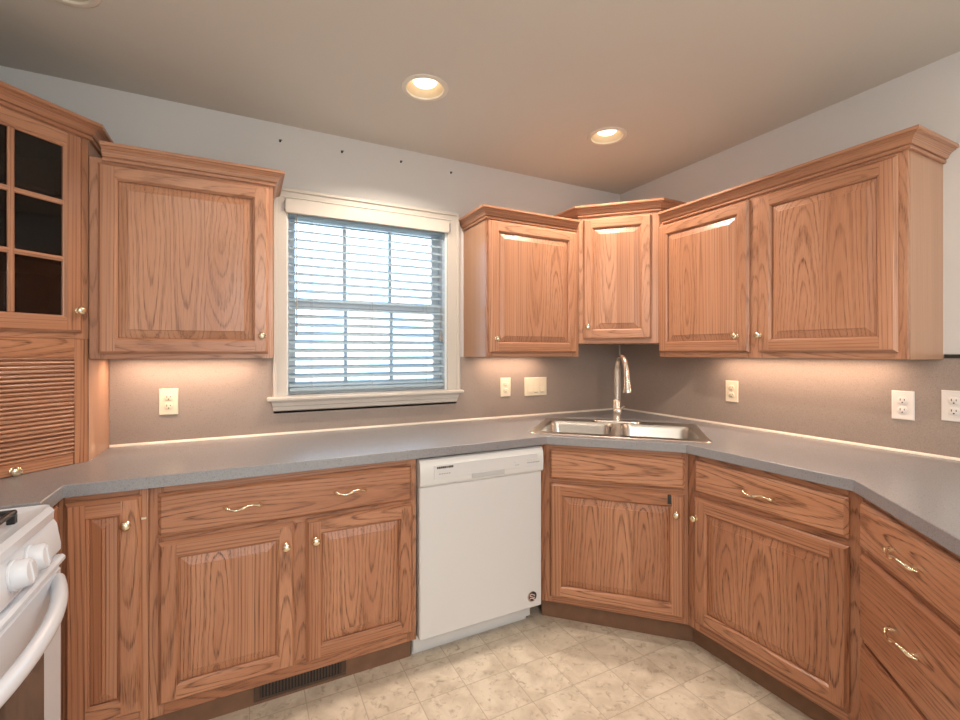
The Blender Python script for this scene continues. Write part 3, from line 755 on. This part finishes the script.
# backsplash sheets with a caulk bead at the counter
m = MB(); m.box(-0.5125, XW - .0045, YW - 0.004, YW - .0006, 0.914, 1.014); m.box(-0.5125, 0.112, YW - .004, YW - .0006, 1.014, 1.286); m.box(1.112, XW - .0045, YW - .004, YW - .0006, 1.014, 1.286); m.box(0.112, 1.112, YW - .004, YW - .0006, 1.014, 1.076)
m.box(1.749, XW - .0045, YW - .004, YW - .0006, 1.286, 1.3615)
b = tag(m.build('backsplash_panel', SPLASH), 'taupe speckled backsplash sheet on the window wall between counter and cabinets', 'backsplash')
m = MB(); prof = [(0.0, 0.0), (0.0095, 0.0), (0.0085, 0.004), (0.004, 0.0085), (0.0, 0.009)]
m.loft([[(x, YW - .004 - a, 0.914 + z) for a, z in prof] for x in (-0.5125, XW - .005)], True, True, True); m.build('caulk_bead', CAULK, b)
m = MB(); m.box(XW - .010, XW - .0046, YW - .010, YW - .0042, 0.93, 1.3615); m.build('corner_bead', CAULK, b)
m = MB(); m.box(XW - 0.004, XW - .0006, 0.0, YW, 0.914, 1.286); m.box(XW - 0.004, XW - .0006, 0.0, 0.7395, 1.286, 1.291)
m.box(XW - .004, XW - .0006, 1.818, YW, 1.286, 1.3615)
b = tag(m.build('backsplash_panel', SPLASH), 'taupe speckled backsplash sheet on the right wall behind the counter', 'backsplash')
m = MB(); m.loft([[(XW - .004 - a, y, 0.914 + z) for a, z in prof] for y in (0.0, YW - .008)], True, True, True); m.build('caulk_bead', CAULK, b)
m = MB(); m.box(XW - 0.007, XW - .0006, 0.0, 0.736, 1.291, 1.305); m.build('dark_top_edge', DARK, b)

# ------------------------------------------------------------------ sink and faucet
def sink():
    t = thing('sink', 'double-bowl stainless steel sink set into the corner of the counter', 'sink', (0, 0, 0.914), -PI / 4)
    m = MB(); zt = 0.0035
    ro = rrect(SK0, SK1, SN0, SN1, 0.045); ri = rrect(SK0 + .006, SK1 - .006, SN0 + .006, SN1 - .006, 0.04)
    b1 = rrect(SK0 + .042, -0.0745, SN0 + .055, 2.645, 0.05); b2 = rrect(-0.0305, SK1 - .042, SN0 + .055, 2.645, 0.05)
    m.loft([[(*p, 0.0003) for p in ro], [(*p, zt) for p in ri]])
    pts = ri + b1 + b2; idx = [m.vert((*p, zt)) for p in pts]
    for tri in tessellate_polygon([[Vector((*p, 0)) for p in L] for L in (ri, b1, b2)]): m.face([idx[k] for k in tri])
    m.build('rim', STEEL, t)
    for b in (b1, b2):
        m = MB(); m.cs = True
        cx = sum(p[0] for p in b) / len(b); cy = sum(p[1] for p in b) / len(b)
        def sc(k, z): return [(cx + (p[0] - cx) * k, cy + (p[1] - cy) * k, z) for p in b]
        def sin_(d, z):
            return [(cx + (p[0] - cx) * (1 - d / abs(b[0][0] - cx)), cy + (p[1] - cy) * (1 - d / 0.17), z) for p in b]
        m.loft([sc(1, zt), sin_(.003, -.003), sin_(.008, -.02), sin_(.014, -.14), sin_(.025, -.162), sin_(.05, -.170), sc(.2, -.174)], True, False, True)
        bo = m.build('bowl', STEEL, t, smooth=50)
        m = MB(); m.lathe([(0.044, -.1715), (0.042, -.1695), (0.036, -.1715), (0.03, -.176), (0.004, -.176)], (cx, cy, 0), 'z', 24, False, True); m.build('drain', NICKEL, bo)
    return t
sink()
def faucet():
    bx, by = -0.055, 2.705
    p = tn(bx, by)
    t = thing('faucet', 'brushed nickel gooseneck pull-down faucet behind the sink bowls', 'faucet', (p[0], p[1], 0.9175), -PI / 4)
    m = MB(); L = [rrect(-0.128, 0.128, -0.03, 0.03, 0.0295), rrect(-0.125, 0.125, -0.027, 0.027, 0.0265)]
    m.loft([[(*q, 0) for q in L[0]], [(*q, .005) for q in L[0]], [(*q, .009) for q in L[1]]], True, True, True); m.build('deck_plate', NICKEL, t, smooth=40)
    m = MB(); m.cs = True
    m.lathe([(0.025, .008), (0.024, .014), (0.0215, .02), (0.0215, .118), (0.018, .124), (0.0155, .128)], (0, 0, 0), 'z', 24, True, True); m.build('body', NICKEL, t, smooth=40)
    an = math.radians(20); R = 0.076; pts = [(0, 0, .12), (0, 0, .2), (0, 0, 0.29)]
    dx, dy = math.sin(an), -math.cos(an)
    for k in range(1, 17):
        a = PI * k / 16 * 1.0; s_ = R * (1 - math.cos(a)); pts.append((dx * s_, dy * s_, 0.29 + R * math.sin(a)))
    e = pts[-1]; pts.append((e[0] + dx * .004, e[1] + dy * .004, e[2] - .022))
    m = MB(); m.cs = True; m.tube(pts, [0.0145] * len(pts), 16); m.build('gooseneck', NICKEL, t, smooth=50)
    e = Vector(pts[-1]); ax = Vector((dx * .12, dy * .12, -1)).normalized()
    m = MB(); m.cs = True
    m.tube([e, e + ax * .006, e + ax * .03, e + ax * .065, e + ax * .085, e + ax * .09], [.0148, .0162, .0165, .0195, .0245, .0235], 18); m.build('spray_head', NICKEL, t, smooth=50)
    m = MB(); m.cs = True
    m.lathe([(0.019, -.018), (0.0225, -.03), (0.0225, -.044), (0.018, -.05), (0.004, -.051)], (0.004, 0, .062), 'y', 22, True, True)
    m.tube([(0.012, -.04, .068), (0.03, -.046, .085), (0.042, -.05, .098)], [.006, .005, .0045], 10); m.build('lever_handle', NICKEL, t, smooth=50)
faucet()

# ------------------------------------------------------------------ dishwasher
def dishwasher():
    x0, x1 = 0.6365, 1.2475; Y = 1.790
    t = thing('dishwasher', 'white built-in dishwasher between the oak base cabinets', 'dishwasher', (x0, Y, 0)); w = x1 - x0
    m = MB(); m.box(.004, w - .004, .045, .60, .115, .866); m.build('tub', WHITE2, t)
    m = MB(); m.box(.0015, w - .0025, .0, .045, .117, .752, .004); dr = m.build('door_panel', WHITE, t)
    m = MB()
    prof = [(0.045, .754), (-.004, .754), (-.010, .762), (-.012, .80), (-.009, .845), (-.001, .862), (.008, .8665), (.045, .8665)]
    m.loft([[(x, y, z) for y, z in prof] for x in (0, w)], True, True, True)
    cp = m.build('control_panel', WHITE2, t, smooth=30)
    m = MB(); m.box(.06, w - .035, -.0132, -.0105, .7835, .842, .001); m.build('control_fascia', WHITE, cp)
    m = MB(); m.box(.235, .40, -.0145, -.0105, .766, .788, .002); m.build('grip_recess', plain('recess_shade_grey', (0.50, 0.51, 0.52), 0.4, var=0.02), cp)  # raised pad, its grey stands in for the shade of a recess
    m = MB()
    for k in range(9): m.box(.073 + k * .0085, .0795 + k * .0085 + rnd(-.0008, .0008), -.0138, -.0131, .8245, .8335)
    m.build('logo_print', DARK, cp)
    m = MB()
    for k in range(5): m.box(.083 + k * .011, .089 + k * .011, -.0138, -.0131, .800, .8045)
    m.build('control_marks', GREYP, cp); m = MB()
    for x in (.455, .462, .470): m.box(x, x + .005, -.0138, -.0131, .797, .800)
    m.build('control_marks', GREYP, cp); m = MB()
    for k in range(7): m.box(.520 + k * .010, .527 + k * .010, -.0138, -.0131, .800 - .001 * (k % 2), .804)
    m.build('control_marks', GREYP, cp)
    for k in range(4):
        m = MB(); m.box(.452 + (k > 0) * .055 + k * .016, .464 + (k > 0) * .055 + k * .016, -.0146, -.0131, .808, .818, .0006); m.build('button', WHITE, cp)
    m = MB(); m.box(.002, w - .014, .082, .09, .03, .118); m.box(.004, w - .02, .11, .12, .0, .06); m.build('kick_plate', WHITE2, t)
    # round emblem, lower right of the door
    cx, cz, R = w - .0565, .170, .0245
    m = MB(); m.lathe([(R, 0), (R, -.002), (R * .92, -.003)], (cx, 0, cz), 'y', 28, True, True); bd = m.build('badge', plain('badge_brown', (0.42, 0.33, 0.27), .35), dr)
    m = MB(); m.lathe([(R * .88, -.0030), (R * .88, -.0034)], (cx + .002, 0, cz + .002), 'y', 28, True, True); m.build('badge_ring', DARK, bd)
    m = MB()
    for zc, hh, ph in ((.006, .0042, 0), (-.0025, .0035, .8), (-.012, .0045, .3)):
        A = []; B = []
        for k in range(11):
            x = -.015 + .03 * k / 10; zz = zc + .0045 * math.sin(k / 10 * 4.5 + ph); A.append((cx + x, -.0038, cz + zz)); B.append((cx + x, -.0038, cz + zz + hh))
        for k in range(10): m.poly([A[k], A[k + 1], B[k + 1], B[k]])
    m.build('badge_swirl', plain('badge_pink', (0.80, 0.62, 0.58), .4), bd)
dishwasher()

# ------------------------------------------------------------------ stove
def stove():
    y1 = 1.608; y0 = y1 - 0.758; xb = XL + 0.004; xf = -0.468
    t = thing('stove', 'white gas stove at the left edge of the picture', 'stove', (xf, y0, 0), PI / 2)
    # local: x along +Y world (0..0.758), y = toward the left wall, z up
    w = y1 - y0; dp = xf - xb
    m = MB(); m.box(.004, w - .004, .03, dp, .02, .868); m.box(.004, w - .004, .03, .10, 0, .02); m.build('body', STOVE_BLUELIT, t)
    m = MB()
    L = [rrect(0, w, -.012, dp, .02), rrect(0, w, -.014, dp, .02), rrect(.006, w - .006, -.006, dp - .006, .02), rrect(.02, w - .02, .02, dp - .02, .02)]
    m.loft([[(*p, .872) for p in L[0]], [(*p, .894) for p in L[1]], [(*p, .907) for p in L[2]], [(*p, .909) for p in L[2]], [(*p, .902) for p in L[3]]], True, True, True)
    m.build('cooktop', STOVE_BLUELIT, t, smooth=35)
    m = MB(); prof = [(.03, .776), (-.016, .776), (-.022, .784), (-.0225, .80), (-.014, .856), (-.006, .868), (.03, .868)]
    m.loft([[(x, y, z) for y, z in prof] for x in (.001, w - .001)], True, True, True); cp = m.build('control_panel', STOVE_BLUELIT, t, smooth=30)
    nrm = Vector((0, -.989, .150)); nrm.normalize()
    for kx in (.182, .270, .488, .576):
        m = MB(); m.cs = True
        c = Vector((kx, -.0185, .829)); u = Vector((1, 0, 0)); v = nrm.cross(u)
        loops = []
        for r, h_ in ((.034, 0.0), (.034, .004), (.031, .0055), (.0295, .026), (.026, .031), (.002, .032)):
            loops.append([c + nrm * h_ + (u * math.cos(2 * PI * k / 26) + v * math.sin(2 * PI * k / 26)) * r for k in range(26)])
        m.loft(loops, True, False, True)
        kb = m.build('knob', STOVE_BLUELIT, cp, smooth=40)
        m = MB()
        p0 = c + nrm * .0312
        cs = [p0 + u * a + v * b for a, b in ((-.006, -.023), (.006, -.023), (.006, .023), (-.006, .023))]
        m.loft([cs, [q + nrm * .003 - (q - p0) * .2 for q in cs]], True, True, True); m.build('knob_grip', STOVE_BLUELIT, kb)
        m = MB()
        for k in range(7):
            a = PI * (0.1 + .8 * k / 6) + (0 if True else 0); q = c + nrm * .0008 + (u * math.cos(a) - v * math.sin(a)) * .0375
            m.poly([q + u * .0011 + v * .0011, q - u * .0011 + v * .0011, q - u * .0011 - v * .0011, q + u * .0011 - v * .0011])
        m.build('dial_marks', GREYP, cp)
    m = MB(); m.box(.0, w, -.033, .03, .752, .772, .006); m.build('vent_trim', STOVE_BLUELIT, t)
    m = MB(); m.box(.003, w - .003, -.024, .03, .195, .742, .006); dr = m.build('oven_door', STOVE_BLUELIT, t)
    m = MB(); m.box(.125, w - .125, -.0255, -.023, .30, .62, .001); m.build('oven_window', OVENGL, dr)
    m = MB(); m.cs = True; pts = []; 
    for k in range(33):
        s_ = k / 32 * 2 - 1; a = abs(s_)
        pts.append((w / 2 + s_ * (w / 2 - .040), -.026 - .058 * (1 - a ** 2.3), .715 - .008 * (1 - a * a)))
    m.tube(pts, [.0165] * 33, 14, 1.15); m.build('door_handle', STOVE_BLUELIT, dr, smooth=60)
    m = MB(); m.box(.003, w - .003, -.024, .03, .045, .188, .006); m.build('storage_drawer', STOVE_BLUELIT, t)
    for gx in (.225, .53):
        for gy in (.165, .43):
            m = MB(); m.lathe([(.045, .900), (.045, .912), (.034, .914), (.034, .922), (.004, .923)], (gx, gy, 0), 'z', 24, True, True); m.build('burner', BLACK, t, smooth=30)
        m = MB(); h0, h1 = .922, .934
        xa, xz, ya, yz = gx - .11, gx + .11, .025, .555
        for a in (xa, xz - .014): m.box(a, a + .014, ya, yz, h0, h1, .003)
        for b in (ya, .29, yz - .014): m.box(xa, xz, b, b + .014, h0, h1, .003)
        for gy in (.165, .43):
            m.box(gx - .007, gx + .007, gy - .12, gy - .03, h0, h1, .003); m.box(gx - .007, gx + .007, gy + .03, gy + .12, h0, h1, .003)
            m.box(xa, gx - .03, gy - .007, gy + .007, h0, h1, .003); m.box(gx + .03, xz, gy - .007, gy + .007, h0, h1, .003)
        for a in (xa, xz - .016):
            for b in (ya, yz - .016): m.box(a, a + .016, b, b + .016, .9015, h0 + .002, .002)
        m.build('grate', BLACK, t)
    m = MB(); m.box(.0, w, dp - .045, dp, .902, 1.02, .008); m.build('backguard', STOVE_BLUELIT, t)
stove()

# ------------------------------------------------------------------ outlets and switches
def outlet(loc, rz, label, mat):
    t = thing('wall_outlet', label, 'outlet', loc, rz, 'duplex outlets on the backsplash')
    m = MB(); w, h = .0355, .0575
    m.loft([edge_loop(-w, w, -h, h, 0, 0.0), edge_loop(-w, w, -h, h, 0, -.003), edge_loop(-w, w, -h, h, .003, -.0055)], True, True, True); m.build('cover_plate', mat, t)
    for zc in (.0195, -.0195):
        m = MB(); m.cs = True
        pr = []
        for k in range(24):
            a = 2 * PI * k / 24; pr.append((.0168 * math.cos(a), max(-.0145, min(.0145, .0168 * math.sin(a)))))
        m.loft([[(x, -.0054, zc + z) for x, z in pr], [(x, -.0075, zc + z) for x, z in pr], [(x * .95, -.008, zc + z * .95) for x, z in pr]], True, False, True)
        r = m.build('receptacle', mat, t, smooth=40)
        m = MB()
        for sx, hh in ((-.0065, .0042), (.0065, .0034)): m.box(sx - .0012, sx + .0012, -.0084, -.0078, zc + .003 - hh, zc + .003 + hh)
        m.lathe([(.0026, -.0078), (.0026, -.0084)], (0, 0, zc - .008), 'y', 10, True, True); m.build('slots', DARK, r)
    m = MB(); m.lathe([(.003, -.0052), (.003, -.0062)], (0, 0, 0), 'y', 10, True, True); m.build('screw', mat, t)
    return t
yw, xw = YW - .004, XW - .004
outlet((-0.305, yw, 1.095), 0, 'ivory duplex outlet left of the window, under the large wall cabinet', IVORY)
outlet((1.411, yw, 1.099), 0, 'ivory duplex outlet just left of the triple switch plate', IVORY)
outlet((xw, 1.579, 1.101), -PI / 2, 'ivory duplex outlet on the right wall nearest the sink', IVORY)
outlet((xw, 0.857, 1.101), -PI / 2, 'white duplex outlet under the end of the long right cabinet', IVORYW)
outlet((xw, 0.708, 1.113), -PI / 2, 'white duplex outlet cut by the right edge of the picture', IVORYW)
t = thing('switch_plate', 'ivory triple rocker switch plate on the backsplash left of the faucet', 'switch', (1.632, yw - .0004, 1.096))
m = MB(); w, h = .083, .0575
m.loft([edge_loop(-w, w, -h, h, 0, 0.0), edge_loop(-w, w, -h, h, 0, -.003), edge_loop(-w, w, -h, h, .003, -.0055)], True, True, True); m.build('cover_plate', IVORY, t)
for k in (-1, 0, 1):
    m = MB(); cx = k * .046; prof = [(-.0052, -.034), (-.010, -.033), (-.0065, 0.0), (-.0062, .034), (-.0052, .034)]
    m.loft([[(x, y, z) for y, z in prof] for x in (cx - .0165, cx + .0165)], True, True, True); r = m.build('rocker', IVORY, t)
    if k >= 0: m = MB(); m.box(cx - .013, cx + .013, -.0062, -.0050, -.0385, -.0355); m.build('indicator', GREYP, t)

# ------------------------------------------------------------------ recessed ceiling lights
LAB = ('glowing recessed ceiling light in front of the window, nearer the middle of the ceiling', 'glowing recessed ceiling light above the sink corner', 'unlit recessed ceiling light cut by the top edge of the picture')
for (cx, cy), lb in zip(CANS, LAB):
    t = thing('recessed_light', lb, 'ceiling light', (cx, cy, CEIL), 0, 'recessed ceiling lights')
    m = MB(); m.cs = True; m.lathe([(.098, 0.0), (.097, -.004), (.090, -.007), (.079, -.006), (.0765, .0), (.0765, .004)], (0, 0, 0), 'z', 40); m.build('trim_ring', CANW, t, smooth=50)
    m = MB(); m.cs = True; m.lathe([(.0765, .0), (.066, .055), (.060, .09), (.058, .12), (.002, .125)], (0, 0, 0), 'z', 40); m.build('baffle', BAFF, t, smooth=50)
    m = MB(); m.cs = True; m.lathe([(.002, .019), (.03, .0195), (.047, .022), (.051, .028), (.044, .06), (.028, .11)], (0, 0, 0), 'z', 28, True, True); m.build('bulb', BULB if cx > 0 else CANW, t, smooth=50)

# ------------------------------------------------------------------ small things
def vent():
    t = thing('floor_register', 'dark brown slotted air vent in the toe kick under the wide base cabinet', 'vent', (0.192, FY + .075, 0.046))
    m = MB(); w, h, b = .167, .034, .009
    for (x0, x1, z0, z1) in ((-w, w, -h, -h + b), (-w, w, h - b, h), (-w, -w + .02, -h + b, h - b), (w - .02, w, -h + b, h - b)): m.box(x0, x1, -.005, 0, z0, z1, .001)
    m.build('frame', VENTM, t)
    m = MB(); m.box(-w + .02, w - .02, -.0012, 0, -h + b, h - b); m.build('opening', DARK, t)
    m = MB()
    for k in range(26):
        x = -w + .024 + k * (2 * w - .048) / 25; m.box(x - .0024, x + .0024, -.0045, -.0011, -h + b, h - b)
    m.build('louvres', VENTM, t)
vent()
for (x, z, lb) in ((0.146, 2.340, 'dark screw hole in the wall above the left end of the window'), (0.439, 2.345, 'dark screw hole in the wall above the left half of the window'), (0.753, 2.353, 'dark screw hole in the wall above the right half of the window'), (1.051, 2.346, 'dark screw hole in the wall above the right end of the window')):
    m = MB(); m.lathe([(.0055, 0), (.005, -.002), (.003, -.003), (.001, -.003)], (x, YW, z), 'y', 12, True, True)
    m.box(x - .004, x + .009, YW - .0015, YW, z + .004, z + .008)
    tag(m.build('wall_anchor', DARK), lb, 'wall anchor', 'screw holes above the window')
